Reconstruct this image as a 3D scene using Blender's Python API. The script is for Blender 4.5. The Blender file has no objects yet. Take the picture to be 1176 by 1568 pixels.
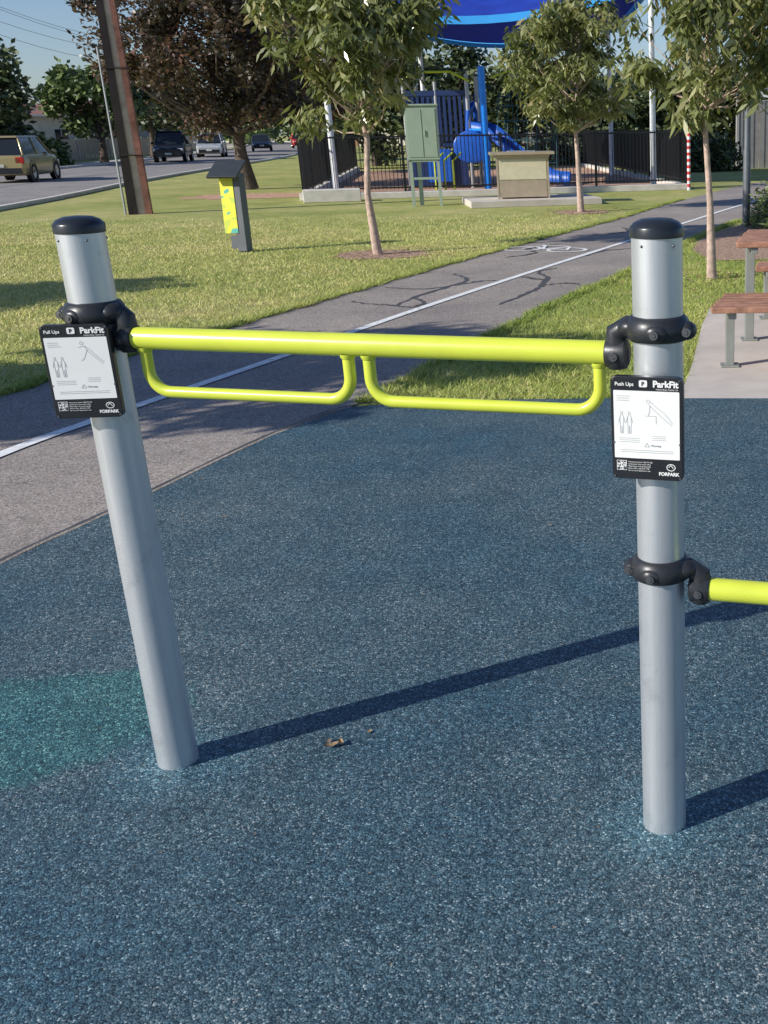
import bpy, bmesh, math, random
import numpy as np
from mathutils import Vector, Matrix, Quaternion
random.seed(7); rng=np.random.default_rng(7)
scene=bpy.context.scene
col=scene.collection
scene.view_settings.view_transform='Standard'
try: scene.view_settings.look='None'
except Exception: pass
scene.view_settings.exposure=0

# ------------------------------------------------------------------ materials
def new_mat(name):
    m=bpy.data.materials.new(name); m.use_nodes=True
    nt=m.node_tree; return m,nt,nt.nodes['Principled BSDF']
def N(nt,t,**k):
    n=nt.nodes.new(t)
    for a,b in k.items(): setattr(n,a,b)
    return n
def ramp(nt,stops,interp='LINEAR'):
    r=N(nt,'ShaderNodeValToRGB'); r.color_ramp.interpolation=interp
    e=r.color_ramp.elements
    while len(e)<len(stops): e.new(.5)
    for i,(p,c) in enumerate(stops):
        e[i].position=p; e[i].color=(c[0],c[1],c[2],1)
    return r
def noise(nt,vec,scale,detail=3,rough=.6):
    n=N(nt,'ShaderNodeTexNoise'); n.inputs['Scale'].default_value=scale
    n.inputs['Detail'].default_value=detail; n.inputs['Roughness'].default_value=rough
    nt.links.new(vec,n.inputs['Vector']); return n
def coords(nt): return N(nt,'ShaderNodeTexCoord').outputs['Object']
def mixc(nt,f,a,b,mode='MIX'):
    m=N(nt,'ShaderNodeMix',data_type='RGBA',blend_type=mode)
    if isinstance(f,(int,float)): m.inputs[0].default_value=f
    else: nt.links.new(f,m.inputs[0])
    for s,x in ((6,a),(7,b)):
        if isinstance(x,tuple): m.inputs[s].default_value=(x[0],x[1],x[2],1)
        else: nt.links.new(x,m.inputs[s])
    return m.outputs[2]
def mth(nt,op,a,b=None,c=None):
    n=N(nt,'ShaderNodeMath',operation=op)
    for i,x in enumerate((a,b,c)):
        if x is None: continue
        if isinstance(x,(int,float)): n.inputs[i].default_value=x
        else: nt.links.new(x,n.inputs[i])
    return n.outputs[0]
def bump(nt,p,h,strength,dist):
    b=N(nt,'ShaderNodeBump'); b.inputs['Strength'].default_value=strength; b.inputs['Distance'].default_value=dist
    nt.links.new(h,b.inputs['Height']); nt.links.new(b.outputs[0],p.inputs['Normal'])
def simple(name,c,rough=.5,metal=0,var=.15,scale=6,bs=.0,bscale=80,bd=.002):
    m,nt,p=new_mat(name); co=coords(nt)
    n=noise(nt,co,scale,3,.65)
    lo=tuple(x*(1-var) for x in c); hi=tuple(min(1,x*(1+var)) for x in c)
    r=ramp(nt,[(.3,lo),(.7,hi)]); nt.links.new(n.outputs[0],r.inputs[0])
    nt.links.new(r.outputs[0],p.inputs['Base Color'])
    p.inputs['Roughness'].default_value=rough; p.inputs['Metallic'].default_value=metal
    if bs>0:
        n2=noise(nt,co,bscale,2,.6); bump(nt,p,n2.outputs[0],bs,bd)
    return m

def rubber_mat(name):
    m,nt,p=new_mat(name); co=coords(nt)
    v=N(nt,'ShaderNodeTexVoronoi'); v.inputs['Scale'].default_value=235; nt.links.new(co,v.inputs['Vector'])
    sep=N(nt,'ShaderNodeSeparateColor'); nt.links.new(v.outputs['Color'],sep.inputs[0])
    st=[(0,(.015,.034,.052)),(.3,(.034,.074,.102)),(.65,(.070,.132,.166)),(.88,(.130,.192,.222)),(.96,(.23,.285,.31)),(1,(.44,.48,.48))]
    r=ramp(nt,st); nt.links.new(sep.outputs[0],r.inputs[0])
    big=noise(nt,co,.8,4,.62)
    rb=ramp(nt,[(.34,(.64,.88,.98)),(.5,(.94,1,1)),(.66,(1.36,1.20,1.10))]); nt.links.new(big.outputs[0],rb.inputs[0])
    c=mixc(nt,1.0,r.outputs[0],rb.outputs[0],'MULTIPLY')
    n3=noise(nt,co,55,3,.6); r3=ramp(nt,[(.35,(.58,.58,.58)),(.64,(1.25,1.25,1.25))]); nt.links.new(n3.outputs[0],r3.inputs[0])
    c=mixc(nt,1.0,c,r3.outputs[0],'MULTIPLY')
    n4=noise(nt,co,5,4,.7); r4=ramp(nt,[(.35,(.86,.88,.88)),(.65,(1.14,1.12,1.1))]); nt.links.new(n4.outputs[0],r4.inputs[0])
    c=mixc(nt,1.0,c,r4.outputs[0],'MULTIPLY')
    nz=noise(nt,co,7,4,.7)
    sub=N(nt,'ShaderNodeVectorMath',operation='SUBTRACT'); nt.links.new(co,sub.inputs[0]); sub.inputs[1].default_value=(-1.98,2.62,0)
    rot=N(nt,'ShaderNodeVectorRotate',rotation_type='Z_AXIS'); nt.links.new(sub.outputs[0],rot.inputs['Vector']); rot.inputs['Angle'].default_value=math.radians(-28)
    scl=N(nt,'ShaderNodeVectorMath',operation='MULTIPLY'); nt.links.new(rot.outputs[0],scl.inputs[0]); scl.inputs[1].default_value=(1/.66,1/.38,0)
    ln=N(nt,'ShaderNodeVectorMath',operation='LENGTH'); nt.links.new(scl.outputs[0],ln.inputs[0])
    dd=mth(nt,'MULTIPLY_ADD',nz.outputs[0],.5,ln.outputs['Value'])
    f=N(nt,'ShaderNodeMapRange'); nt.links.new(dd,f.inputs[0]); f.inputs[1].default_value=1.10; f.inputs[2].default_value=1.24; f.inputs[3].default_value=.72; f.inputs[4].default_value=0
    c=mixc(nt,f.outputs[0],c,mixc(nt,1.0,c,(.66,1.34,1.14),'MULTIPLY'))
    for (px,py,rr) in ((-1.293,2.527,.22),(.009,2.218,.22)):
        s=N(nt,'ShaderNodeVectorMath',operation='DISTANCE'); nt.links.new(co,s.inputs[0]); s.inputs[1].default_value=(px,py,0)
        d2=mth(nt,'MULTIPLY_ADD',nz.outputs[0],.24,s.outputs['Value'])
        f=N(nt,'ShaderNodeMapRange'); nt.links.new(d2,f.inputs[0]); f.inputs[1].default_value=.17; f.inputs[2].default_value=.34; f.inputs[3].default_value=.5; f.inputs[4].default_value=0
        c=mixc(nt,f.outputs[0],c,mixc(nt,1.0,c,(1.2,1.75,1.85),'MULTIPLY'))
    nt.links.new(c,p.inputs['Base Color']); p.inputs['Roughness'].default_value=.6
    inv=mth(nt,'SUBTRACT',1.0,v.outputs['Distance'])
    bump(nt,p,mth(nt,'ADD',inv,sep.outputs[1]),.55,.003)
    return m
def asphalt_mat(name,c,sc=140):
    m,nt,p=new_mat(name); co=coords(nt)
    v=N(nt,'ShaderNodeTexVoronoi'); v.inputs['Scale'].default_value=sc; nt.links.new(co,v.inputs['Vector'])
    sep=N(nt,'ShaderNodeSeparateColor'); nt.links.new(v.outputs['Color'],sep.inputs[0])
    r=ramp(nt,[(0,tuple(x*.55 for x in c)),(.5,c),(1,tuple(min(1,x*1.6) for x in c))]); nt.links.new(sep.outputs[0],r.inputs[0])
    big=noise(nt,co,.7,5,.65); rb=ramp(nt,[(.3,(.75,.75,.77)),(.7,(1.2,1.18,1.14))]); nt.links.new(big.outputs[0],rb.inputs[0])
    c1=mixc(nt,1.0,r.outputs[0],rb.outputs[0],'MULTIPLY')
    sp=noise(nt,co,9,4,.7); rs=ramp(nt,[(.30,(.72,.71,.70)),(.42,(1,1,1)),(.66,(1.05,1.04,1.0))]); nt.links.new(sp.outputs[0],rs.inputs[0])
    nt.links.new(mixc(nt,1.0,c1,rs.outputs[0],'MULTIPLY'),p.inputs['Base Color'])
    p.inputs['Roughness'].default_value=.85; bump(nt,p,sep.outputs[1],.3,.003); return m
def grass_mat():
    m,nt,p=new_mat('grass_lawn'); co=coords(nt)
    a=noise(nt,co,.35,5,.7); r=ramp(nt,[(.32,(.33,.34,.085)),(.48,(.46,.44,.14)),(.62,(.58,.50,.21)),(.8,(.64,.52,.28))]); nt.links.new(a.outputs[0],r.inputs[0])
    b=noise(nt,co,30,4,.75); r2=ramp(nt,[(.3,(.42,.47,.38)),(.65,(1.25,1.25,1.25))]); nt.links.new(b.outputs[0],r2.inputs[0])
    b3=noise(nt,co,2.2,5,.75); r3=ramp(nt,[(.3,(.62,.78,.58)),(.7,(1.18,1.12,1.12))]); nt.links.new(b3.outputs[0],r3.inputs[0])
    c=mixc(nt,1,r.outputs[0],r2.outputs[0],'MULTIPLY'); c=mixc(nt,1,c,r3.outputs[0],'MULTIPLY')
    nt.links.new(c,p.inputs['Base Color']); p.inputs['Roughness'].default_value=.9
    bump(nt,p,b.outputs[0],.6,.03); return m
def leaf_mat(name,stops,trans=.3,rough=.45):
    m,nt,p=new_mat(name)
    at=N(nt,'ShaderNodeAttribute',attribute_name='shade')
    r=ramp(nt,stops); nt.links.new(at.outputs['Fac'],r.inputs[0])
    nt.links.new(r.outputs[0],p.inputs['Base Color']); p.inputs['Roughness'].default_value=rough
    if trans>0:
        t=N(nt,'ShaderNodeBsdfTranslucent'); nt.links.new(mixc(nt,1,r.outputs[0],(1.3,1.4,.7),'MULTIPLY'),t.inputs[0])
        mx=N(nt,'ShaderNodeMixShader'); mx.inputs[0].default_value=trans
        nt.links.new(p.outputs[0],mx.inputs[1]); nt.links.new(t.outputs[0],mx.inputs[2])
        nt.links.new(mx.outputs[0],nt.nodes['Material Output'].inputs[0])
    return m
def alu_mat():
    m,nt,p=new_mat('satin_aluminium'); co=coords(nt)
    sc=N(nt,'ShaderNodeVectorMath',operation='MULTIPLY'); nt.links.new(co,sc.inputs[0]); sc.inputs[1].default_value=(60,60,2.2)
    st=noise(nt,sc.outputs[0],1,4,.65); sm=noise(nt,co,11,5,.7)
    r=ramp(nt,[(.3,(.62,.645,.67)),(.7,(.74,.76,.78))]); nt.links.new(st.outputs[0],r.inputs[0])
    r2=ramp(nt,[(.28,(.84,.84,.84)),(.42,(1,1,1))]); nt.links.new(sm.outputs[0],r2.inputs[0])
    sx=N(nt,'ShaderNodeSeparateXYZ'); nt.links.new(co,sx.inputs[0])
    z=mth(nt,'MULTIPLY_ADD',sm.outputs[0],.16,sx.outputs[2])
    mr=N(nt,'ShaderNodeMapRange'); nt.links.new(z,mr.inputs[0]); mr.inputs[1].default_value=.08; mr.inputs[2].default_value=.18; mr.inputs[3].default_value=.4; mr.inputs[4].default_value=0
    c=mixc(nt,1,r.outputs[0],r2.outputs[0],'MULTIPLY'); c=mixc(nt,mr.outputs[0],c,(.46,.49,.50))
    nt.links.new(c,p.inputs['Base Color']); p.inputs['Metallic'].default_value=.68
    rr=N(nt,'ShaderNodeMapRange'); nt.links.new(sm.outputs[0],rr.inputs[0]); rr.inputs[3].default_value=.34; rr.inputs[4].default_value=.46; nt.links.new(rr.outputs[0],p.inputs['Roughness'])
    return m

M={}
M['rubber']=rubber_mat('rubber_granules')
M['asph']=asphalt_mat('path_asphalt',(.305,.268,.243)); M['road']=asphalt_mat('road_asphalt',(.27,.255,.245),60)
M['grass']=grass_mat()
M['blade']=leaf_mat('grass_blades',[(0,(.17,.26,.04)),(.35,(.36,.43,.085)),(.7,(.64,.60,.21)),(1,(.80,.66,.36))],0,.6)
M['conc']=simple('concrete',(.58,.52,.46),.85,0,.15,1.5,.3,120,.002)
M['kerb']=simple('kerb_concrete',(.64,.60,.54),.85,0,.15,3,.3,60,.003)
M['paint']=simple('white_line_paint',(.84,.84,.82),.7,0,.2,22)
M['dark_strip']=simple('dark_surface_strips',(.09,.085,.082),.5,0,.2,20)  # dark tone for the painted branch shadows, also the surfacing edge
M['bark_mulch']=simple('bark_mulch',(.42,.27,.19),.95,0,.5,18,.8,40,.03)
M['play_mulch']=simple('play_mulch',(.56,.34,.22),.95,0,.4,9,.8,30,.03)
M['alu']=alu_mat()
M['lime']=simple('lime_powdercoat',(.63,.70,.07),.3,0,.06,9)
M['char']=simple('charcoal_casting',(.035,.037,.041),.36,.2,.2,40,.25,260,.0006)
M['blackpl']=simple('black_plastic',(.018,.02,.024),.3)
M['capblue']=simple('cap_plastic',(.02,.024,.03),.3)
M['bolt']=simple('bolt_steel',(.20,.20,.21),.3,.8)
M['signwhite']=simple('sign_print_white',(.84,.84,.81),.4,0,.03)
M['ink']=simple('sign_ink_grey',(.42,.43,.44),.5,0,.02)
M['green']=simple('cabinet_green',(.32,.40,.31),.5,0,.06)
M['beige']=simple('barbecue_panel',(.66,.60,.42),.55,0,.08)
M['tan']=simple('barbecue_top',(.46,.38,.28),.35,.2,.1)
M['galv']=simple('galvanised_steel',(.42,.43,.44),.45,.5,.1)
M['wood']=simple('timber_slats',(.40,.20,.125),.55,0,.35,12)
M['bench_steel']=simple('bench_steel',(.30,.31,.28),.5,.3,.1)
M['rust']=simple('rusted_steel',(.27,.12,.09),.85,.1,.45,4,.3,30,.004)
M['rustd']=simple('dark_rusted_steel',(.026,.018,.018),.8,.1,.4,4)
M['poleconc']=simple('pole_concrete',(.50,.42,.36),.9,0,.25,3)
M['blk']=simple('black_fence_steel',(.012,.012,.014),.45)
M['whitep']=simple('white_post_paint',(.78,.79,.80),.45)
M['red']=simple('red_paint',(.6,.04,.04),.45)
M['sailedge']=simple('sail_webbing',(.05,.42,1.0),.6,0,.02)
M['pblue']=simple('play_blue',(.012,.10,.48),.35)
M['pblue2']=simple('post_blue',(.012,.26,.90),.35)
M['pdark']=simple('play_dark_blue',(.012,.03,.11),.4)
M['plime']=simple('play_lime',(.5,.62,.03),.4)
M['rope']=simple('climbing_rope',(.03,.11,.13),.7)
M['lamp']=simple('lamp_post_grey',(.14,.15,.16),.5,.4)
M['bark']=simple('tree_bark',(.50,.37,.30),.9,0,.35,14,.5,40,.01)
M['barkd']=simple('dark_tree_bark',(.12,.09,.07),.95,0,.35,5,.7,20,.03)
M['infodark']=simple('info_panel_dark',(.04,.045,.05),.4)
M['infogrey']=simple('info_pillar_grey',(.10,.11,.12),.5)
M['tyre']=simple('tyre_rubber',(.015,.015,.016),.8)
M['glass']=simple('car_glass',(.02,.025,.03),.08,0,.05)
M['chrome']=simple('wheel_alloy',(.45,.45,.46),.3,.8)
M['lightr']=simple('tail_light',(.45,.01,.01),.2)
M['lightw']=simple('head_light',(.8,.8,.78),.15)
M['plate']=simple('number_plate',(.7,.7,.6),.5)
M['wallcream']=simple('rendered_wall',(.76,.71,.62),.85,0,.1,2)
M['wallgrey']=simple('grey_wall',(.40,.38,.36),.8,0,.12,2)
M['roofred']=simple('tile_roof_red',(.42,.20,.15),.8,0,.2,4)
M['roofgrey']=simple('metal_roof_grey',(.46,.46,.46),.5,.2)
M['window']=simple('window_glass',(.03,.04,.05),.1)
M['fencegrey']=simple('metal_fence_grey',(.30,.28,.255),.6,.1,.12,3)
M['dryleaf']=simple('dry_leaf',(.34,.23,.13),.8,0,.4,30)
M['lf_young']=leaf_mat('young_tree_leaves',[(0,(.065,.085,.032)),(.4,(.17,.195,.068)),(.72,(.30,.31,.13)),(.9,(.46,.44,.24)),(1,(.50,.36,.18))],.26,.26)
M['lf_plum']=leaf_mat('plum_tree_leaves',[(0,(.028,.027,.018)),(.35,(.070,.060,.038)),(.75,(.14,.09,.060)),(1,(.27,.13,.10))],.15,.42)
M['lf_dark']=leaf_mat('dark_foliage',[(0,(.016,.028,.013)),(.5,(.06,.088,.034)),(1,(.17,.20,.08))],0,.5)
M['lf_mid']=leaf_mat('mid_foliage',[(0,(.035,.06,.02)),(.5,(.115,.17,.05)),(1,(.26,.31,.10))],0,.5)
def sail_mat():
    m,nt,p=new_mat('shade_sail_cloth'); co=coords(nt); n=noise(nt,co,2,3)
    r=ramp(nt,[(.3,(.006,.035,.34)),(.7,(.010,.055,.46))]); nt.links.new(n.outputs[0],r.inputs[0]); nt.links.new(r.outputs[0],p.inputs['Base Color']); p.inputs['Roughness'].default_value=.8
    t=N(nt,'ShaderNodeBsdfTranslucent'); t.inputs[0].default_value=(.006,.05,.55,1); mx=N(nt,'ShaderNodeMixShader'); mx.inputs[0].default_value=.14
    nt.links.new(p.outputs[0],mx.inputs[1]); nt.links.new(t.outputs[0],mx.inputs[2]); nt.links.new(mx.outputs[0],nt.nodes['Material Output'].inputs[0]); return m
M['sail']=sail_mat()

# ------------------------------------------------------------------ mesh builder
class MB:
    def __init__(s): s.v=[];s.f=[]
    def add(s,vs,fs):
        o=len(s.v); s.v+= [tuple(x) for x in vs]; s.f+=[tuple(i+o for i in f) for f in fs]
    def box(s,c,size,rot=None,top=(1,1)):
        hx,hy,hz=size[0]/2,size[1]/2,size[2]/2
        vs=[]
        for z,k in ((-hz,(1,1)),(hz,top)):
            for x,y in ((-hx,-hy),(hx,-hy),(hx,hy),(-hx,hy)):
                p=Vector((x*k[0],y*k[1],z))
                if rot is not None: p=rot@p
                vs.append(p+Vector(c))
        s.add(vs,[(3,2,1,0),(4,5,6,7),(0,1,5,4),(1,2,6,5),(2,3,7,6),(3,0,4,7)])
    def hexa(s,vs): s.add(vs,[(3,2,1,0),(4,5,6,7),(0,1,5,4),(1,2,6,5),(2,3,7,6),(3,0,4,7)])
    def tube(s,path,rad,n=12,cap=True):
        path=[Vector(p) for p in path]
        if isinstance(rad,(int,float)): rad=[rad]*len(path)
        rings=[];prev=None
        for i,p in enumerate(path):
            if i==0: t=path[1]-p
            elif i==len(path)-1: t=p-path[i-1]
            else: t=(path[i+1]-p).normalized()+(p-path[i-1]).normalized()
            t.normalize()
            if prev is None:
                a=Vector((0,0,1)) if abs(t.z)<.9 else Vector((1,0,0))
                u=t.cross(a).normalized()
            else:
                u=(prev-t*prev.dot(t)).normalized()
            prev=u; w=t.cross(u)
            rings.append([p+(u*math.cos(2*math.pi*k/n)+w*math.sin(2*math.pi*k/n))*rad[i] for k in range(n)])
        vs=[q for r in rings for q in r]; fs=[]
        for i in range(len(rings)-1):
            for k in range(n):
                k2=(k+1)%n; fs.append((i*n+k,i*n+k2,(i+1)*n+k2,(i+1)*n+k))
        if cap:
            fs.append(tuple(range(n))[::-1]); fs.append(tuple((len(rings)-1)*n+k for k in range(n)))
        s.add(vs,fs)
    def lathe(s,c,prof,n=32,rot=None):
        vs=[];fs=[]
        for r,z in prof:
            for k in range(n):
                a=2*math.pi*k/n; p=Vector((r*math.cos(a),r*math.sin(a),z))
                if rot is not None: p=rot@p
                vs.append(p+Vector(c))
        for i in range(len(prof)-1):
            for k in range(n):
                k2=(k+1)%n; fs.append((i*n+k,i*n+k2,(i+1)*n+k2,(i+1)*n+k))
        s.add(vs,fs)
    def ell(s,c,r,rot=None,n=16,m=10):
        prof=[(math.sin(math.pi*(i+.02)/(m+.04)),-math.cos(math.pi*(i+.02)/(m+.04))) for i in range(m+1)]
        vs=[];fs=[]
        for q,z in prof:
            for k in range(n):
                a=2*math.pi*k/n; p=Vector((q*math.cos(a)*r[0],q*math.sin(a)*r[1],z*r[2]))
                if rot is not None: p=rot@p
                vs.append(p+Vector(c))
        for i in range(m):
            for k in range(n):
                k2=(k+1)%n; fs.append((i*n+k,i*n+k2,(i+1)*n+k2,(i+1)*n+k))
        s.add(vs,fs)
    def build(s,name,mat,parent=None,smooth=False,bevel=0,loc=None,rotz=None):
        me=bpy.data.meshes.new(name); me.from_pydata(s.v,[],s.f); me.update()
        ob=bpy.data.objects.new(name,me); col.objects.link(ob)
        me.materials.append(mat)
        if smooth:
            me.polygons.foreach_set('use_smooth',[True]*len(me.polygons))
            try: me.set_sharp_from_angle(angle=math.radians(40))
            except Exception: pass
        if bevel:
            b=ob.modifiers.new('bevel','BEVEL'); b.width=bevel; b.segments=2; b.limit_method='ANGLE'
        if parent: ob.parent=parent
        if loc: ob.location=loc
        if rotz is not None: ob.rotation_euler=(0,0,rotz)
        return ob
def empty(name,loc=(0,0,0),rotz=0):
    e=bpy.data.objects.new(name,None); col.objects.link(e); e.empty_display_size=.2
    e.location=loc; e.rotation_euler=(0,0,rotz); return e
def sheet(name,pts,z,mat,parent=None):
    bm=bmesh.new(); vs=[bm.verts.new((x,y,z)) for x,y in pts]
    f=bm.faces.new(vs); f.normal_update()
    if f.normal.z<0: f.normal_flip()
    bmesh.ops.triangulate(bm,faces=bm.faces[:])
    me=bpy.data.meshes.new(name); bm.to_mesh(me); bm.free(); me.materials.append(mat)
    ob=bpy.data.objects.new(name,me); col.objects.link(ob)
    if parent: ob.parent=parent
    return ob
def smooth_line(pts,k=6):
    out=[];P=[Vector(p) for p in pts]
    for i in range(len(P)-1):
        p0=P[max(i-1,0)];p1=P[i];p2=P[i+1];p3=P[min(i+2,len(P)-1)]
        for j in range(k):
            t=j/k
            out.append(.5*((2*p1)+(-p0+p2)*t+(2*p0-5*p1+4*p2-p3)*t*t+(-p0+3*p1-3*p2+p3)*t**3))
    out.append(P[-1]); return [tuple(p) for p in out]
def strip(name,pts,w,z,mat,parent=None,jit=0):
    mb=MB(); P=[Vector(p) for p in pts]; vs=[];fs=[]
    for i,p in enumerate(P):
        t=(P[min(i+1,len(P)-1)]-P[max(i-1,0)]).normalized(); n=Vector((-t.y,t.x))
        ww=(w if not callable(w) else w(i/(len(P)-1)))*(1+random.uniform(-jit,jit))
        a=p+n*ww/2;b=p-n*ww/2; vs+=[(a.x,a.y,z),(b.x,b.y,z)]
    for i in range(len(P)-1): fs.append((2*i,2*i+1,2*i+3,2*i+2))
    mb.add(vs,fs); return mb.build(name,mat,parent)

# ------------------------------------------------------------------ leaves / trees
def leaf_obj(name,pts,L,W,mat,parent,droop=.5,shade=None,up=False):
    n=len(pts); d=rng.normal(size=(n,3)); d/=np.linalg.norm(d,axis=1)[:,None]
    d[:,2]=d[:,2]*.5-droop; d/=np.linalg.norm(d,axis=1)[:,None]
    q=rng.normal(size=(n,3)); sd=np.cross(d,q); sd/=np.linalg.norm(sd,axis=1)[:,None]
    l=L*rng.uniform(.6,1.25,n)[:,None]; w=W*rng.uniform(.7,1.2,n)[:,None]
    nn=np.cross(d,sd)
    v=np.stack([pts,pts+d*l*.45+sd*w*.5,pts+d*l+nn*l*.12,pts+d*l*.45-sd*w*.5],1).reshape(-1,3)
    me=bpy.data.meshes.new(name)
    me.vertices.add(4*n); me.vertices.foreach_set('co',v.ravel())
    me.loops.add(4*n); me.loops.foreach_set('vertex_index',np.arange(4*n,dtype=np.int32))
    me.polygons.add(n); me.polygons.foreach_set('loop_start',np.arange(0,4*n,4,dtype=np.int32))
    try: me.polygons.foreach_set('loop_total',np.full(n,4,dtype=np.int32))
    except Exception: pass
    at=me.attributes.new('shade','FLOAT','FACE')
    if shade is None: shade=rng.random(n)
    at.data.foreach_set('value',np.clip(shade,0,1).astype(np.float32))
    me.update(); me.validate(); me.materials.append(mat)
    ob=bpy.data.objects.new(name,me); col.objects.link(ob)
    if parent: ob.parent=parent
    return ob
def crown_clumps(c,r,n,pear=0):
    out=[]
    while len(out)<n:
        p=rng.uniform(-1,1,3); d=np.linalg.norm(p)
        if d>1 or d<.25: continue
        s=1-pear*max(0,p[2])
        out.append(np.array(c)+p*np.array(r)*np.array([s,s,1])*rng.uniform(.8,1.15))
    return np.array(out)
def tree(name,base,trunk,tr,cc,cr,nclump,clr,nleaf,L,W,leafm,barkm,pear=.3,droop=.5,nbr=None,split=.5):
    e=empty(name,(base[0],base[1],0))
    cl=crown_clumps(cc,cr,nclump,pear)
    mb=MB(); T=[Vector(p) for p in trunk]
    rad=[tr*(1-.72*i/(len(T)-1)) for i in range(len(T))]; rad[0]*=1.35
    mb.tube(T,rad,10)
    zs=[p.z for p in T]
    order=rng.permutation(len(cl))[:(nbr or len(cl))]
    for i in order:
        c=Vector(cl[i]); 
        zt=max(zs[0]+(zs[-1]-zs[0])*split, min(zs[-1]*.98, c.z-abs(c.x-T[-1].x)*.8-.2*cr[2]))
        for k in range(len(T)-1):
            if T[k].z<=zt<=T[k+1].z:
                f=(zt-T[k].z)/(T[k+1].z-T[k].z); s=T[k].lerp(T[k+1],f); r0=rad[k]*(1-f)+rad[k+1]*f; break
        else: s=T[-1]; r0=rad[-1]
        mid=s.lerp(c,.5)+Vector((random.uniform(-.1,.1)*cr[0],random.uniform(-.1,.1)*cr[0],-.06*cr[2]))
        mb.tube([s,s.lerp(mid,.5)+Vector((0,0,.02)),mid,c],[r0*.5,r0*.36,r0*.25,r0*.09],5,False)
    mb.build('trunk_and_branches',barkm,e,True)
    per=max(1,nleaf//len(cl)); pts=[];sh=[]
    for c in cl:
        k=int(per*rng.uniform(.3,1.6)); g=rng.normal(size=(k,3)); g/=np.linalg.norm(g,axis=1)[:,None]
        rr=clr*rng.random(k)[:,None]**.5*rng.uniform(.6,1.25)
        pts.append(c+g*rr*np.array([1,1,.8])); sh.append(rng.random(k)*.6+rng.uniform(0,.42))
    leaf_obj('leaves',np.concatenate(pts),L,W,leafm,e,droop,np.concatenate(sh))
    return e

# ------------------------------------------------------------------ ground layers
sheet('ground',[(-400,-120),(300,-120),(300,600),(-400,600)],0,M['grass'])
pathL=[(-6.2,-10),(-5.3,0),(-4.75,4),(-4.27,6.94),(-4.02,8.28),(-3.65,9.61),(-3.06,11.96),(-2.45,14.34),(-1.5,17.77),(-.59,20.88),(.63,25.72),(3.1,33.5),(7.5,44),(14,58)]
pathR=[(-3.6,-10),(-2.95,0),(-2.72,3),(-2.6,3.98),(-2.45,4.57),(-2.15,5.82),(-1.88,6.45),(-1.6,7.7),(-1.31,9.03),(-.9,10.8),(-.3,12.9),(.65,16.93),(2.5,23.2),(5.0,31),(9.6,42),(17,56)]
pl=smooth_line(pathL); pr=smooth_line(pathR)
sheet('shared_path',pl+pr[::-1],.008,M['asph'])
strip('painted_centre_line',smooth_line([(-4.6,-8),(-4.05,0),(-3.75,3.5),(-3.48,5.53),(-3.33,6.2),(-3.09,7.07),(-2.75,8.31),(-2.2,10.4),(-1.3,13.48),(-.35,16.58),(.75,20.2),(1.9,23.92),(4.2,30.5)],8),.085,.0144,M['paint'],None,.04)
ce=empty('dark_surface_strips')  # branch shadows painted onto the path as dark mesh strips
branch_shadows=[[(-3.0,10.9),(-2.7,10.65),(-2.5,10.6),(-2.31,10.44)],[(-2.5,10.55),(-2.42,11.1),(-2.2,11.9),(-2.1,12.4),(-2.35,13.0)],
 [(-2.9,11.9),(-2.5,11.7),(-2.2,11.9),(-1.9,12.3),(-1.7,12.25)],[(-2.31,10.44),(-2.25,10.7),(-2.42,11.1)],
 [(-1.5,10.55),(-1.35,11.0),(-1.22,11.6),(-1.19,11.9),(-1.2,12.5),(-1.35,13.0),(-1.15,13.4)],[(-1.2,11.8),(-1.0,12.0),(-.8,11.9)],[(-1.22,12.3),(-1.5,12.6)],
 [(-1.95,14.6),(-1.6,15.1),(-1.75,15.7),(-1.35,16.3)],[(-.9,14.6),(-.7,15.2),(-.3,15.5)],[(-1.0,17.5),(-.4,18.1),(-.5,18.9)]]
for i,c in enumerate(branch_shadows):
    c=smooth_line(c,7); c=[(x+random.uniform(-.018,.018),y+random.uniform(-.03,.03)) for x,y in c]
    strip('dark_strip_%d'%i,c,lambda t:.024+.036*math.sin(math.pi*t),.0095+.0004*i,M['dark_strip'],ce,.45)
rub=[(-3.1,-6),(-2.9,0),(-2.70,3),(-2.58,3.98),(-2.43,4.57),(-2.13,5.82),(-1.86,6.45),(-1.39,6.60),(-.25,6.585),(.7,6.52),(9,6.2),(9,-6)]
sheet('rubber_surfacing',rub,.018,M['rubber'])
strip('surfacing_edge_strip',smooth_line([(-2.96,-4),(-2.915,0),(-2.715,3),(-2.6,3.98),(-2.45,4.57),(-2.15,5.82),(-1.88,6.46),(-1.40,6.615)],6),.022,.0225,M['dark_strip'],None,.3)
sheet('concrete_pad',[(.15,6.56),(.27,7.6),(.41,9.2),(.52,10.1),(8,10.6),(8,6.25)],.012,M['conc'])
sheet('garden_bed',smooth_line([(.75,13.9),(.55,15.3),(.95,17.5),(2.1,20.3),(3.6,22.6),(5.5,22),(4.5,17),(2.3,14)],4),.0085,M['bark_mulch'])
def blob(cx,cy,rx,ry,n=26,j=.2):
    return [(cx+rx*math.cos(2*math.pi*k/n)*(1+random.uniform(-j,j)),cy+ry*math.sin(2*math.pi*k/n)*(1+random.uniform(-j,j))) for k in range(n)]
sheet('tree_mulch_ring',blob(-3.75,15.25,.65,.6),.006,M['bark_mulch'])
sheet('tree_mulch_ring',blob(-1.4,22.7,.6,.6),.006,M['bark_mulch'])
sheet('tree_mulch_ring',blob(-10.8,30.5,1.7,1.5),.006,M['play_mulch'])
FL=(-8.6,27.95);FR=(.93,30.55);BL=(-12.6,48.8);BR=(-3.0,50.5)
sheet('playground_mulch',[FL,FR,BR,BL],.010,M['play_mulch'])
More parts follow.
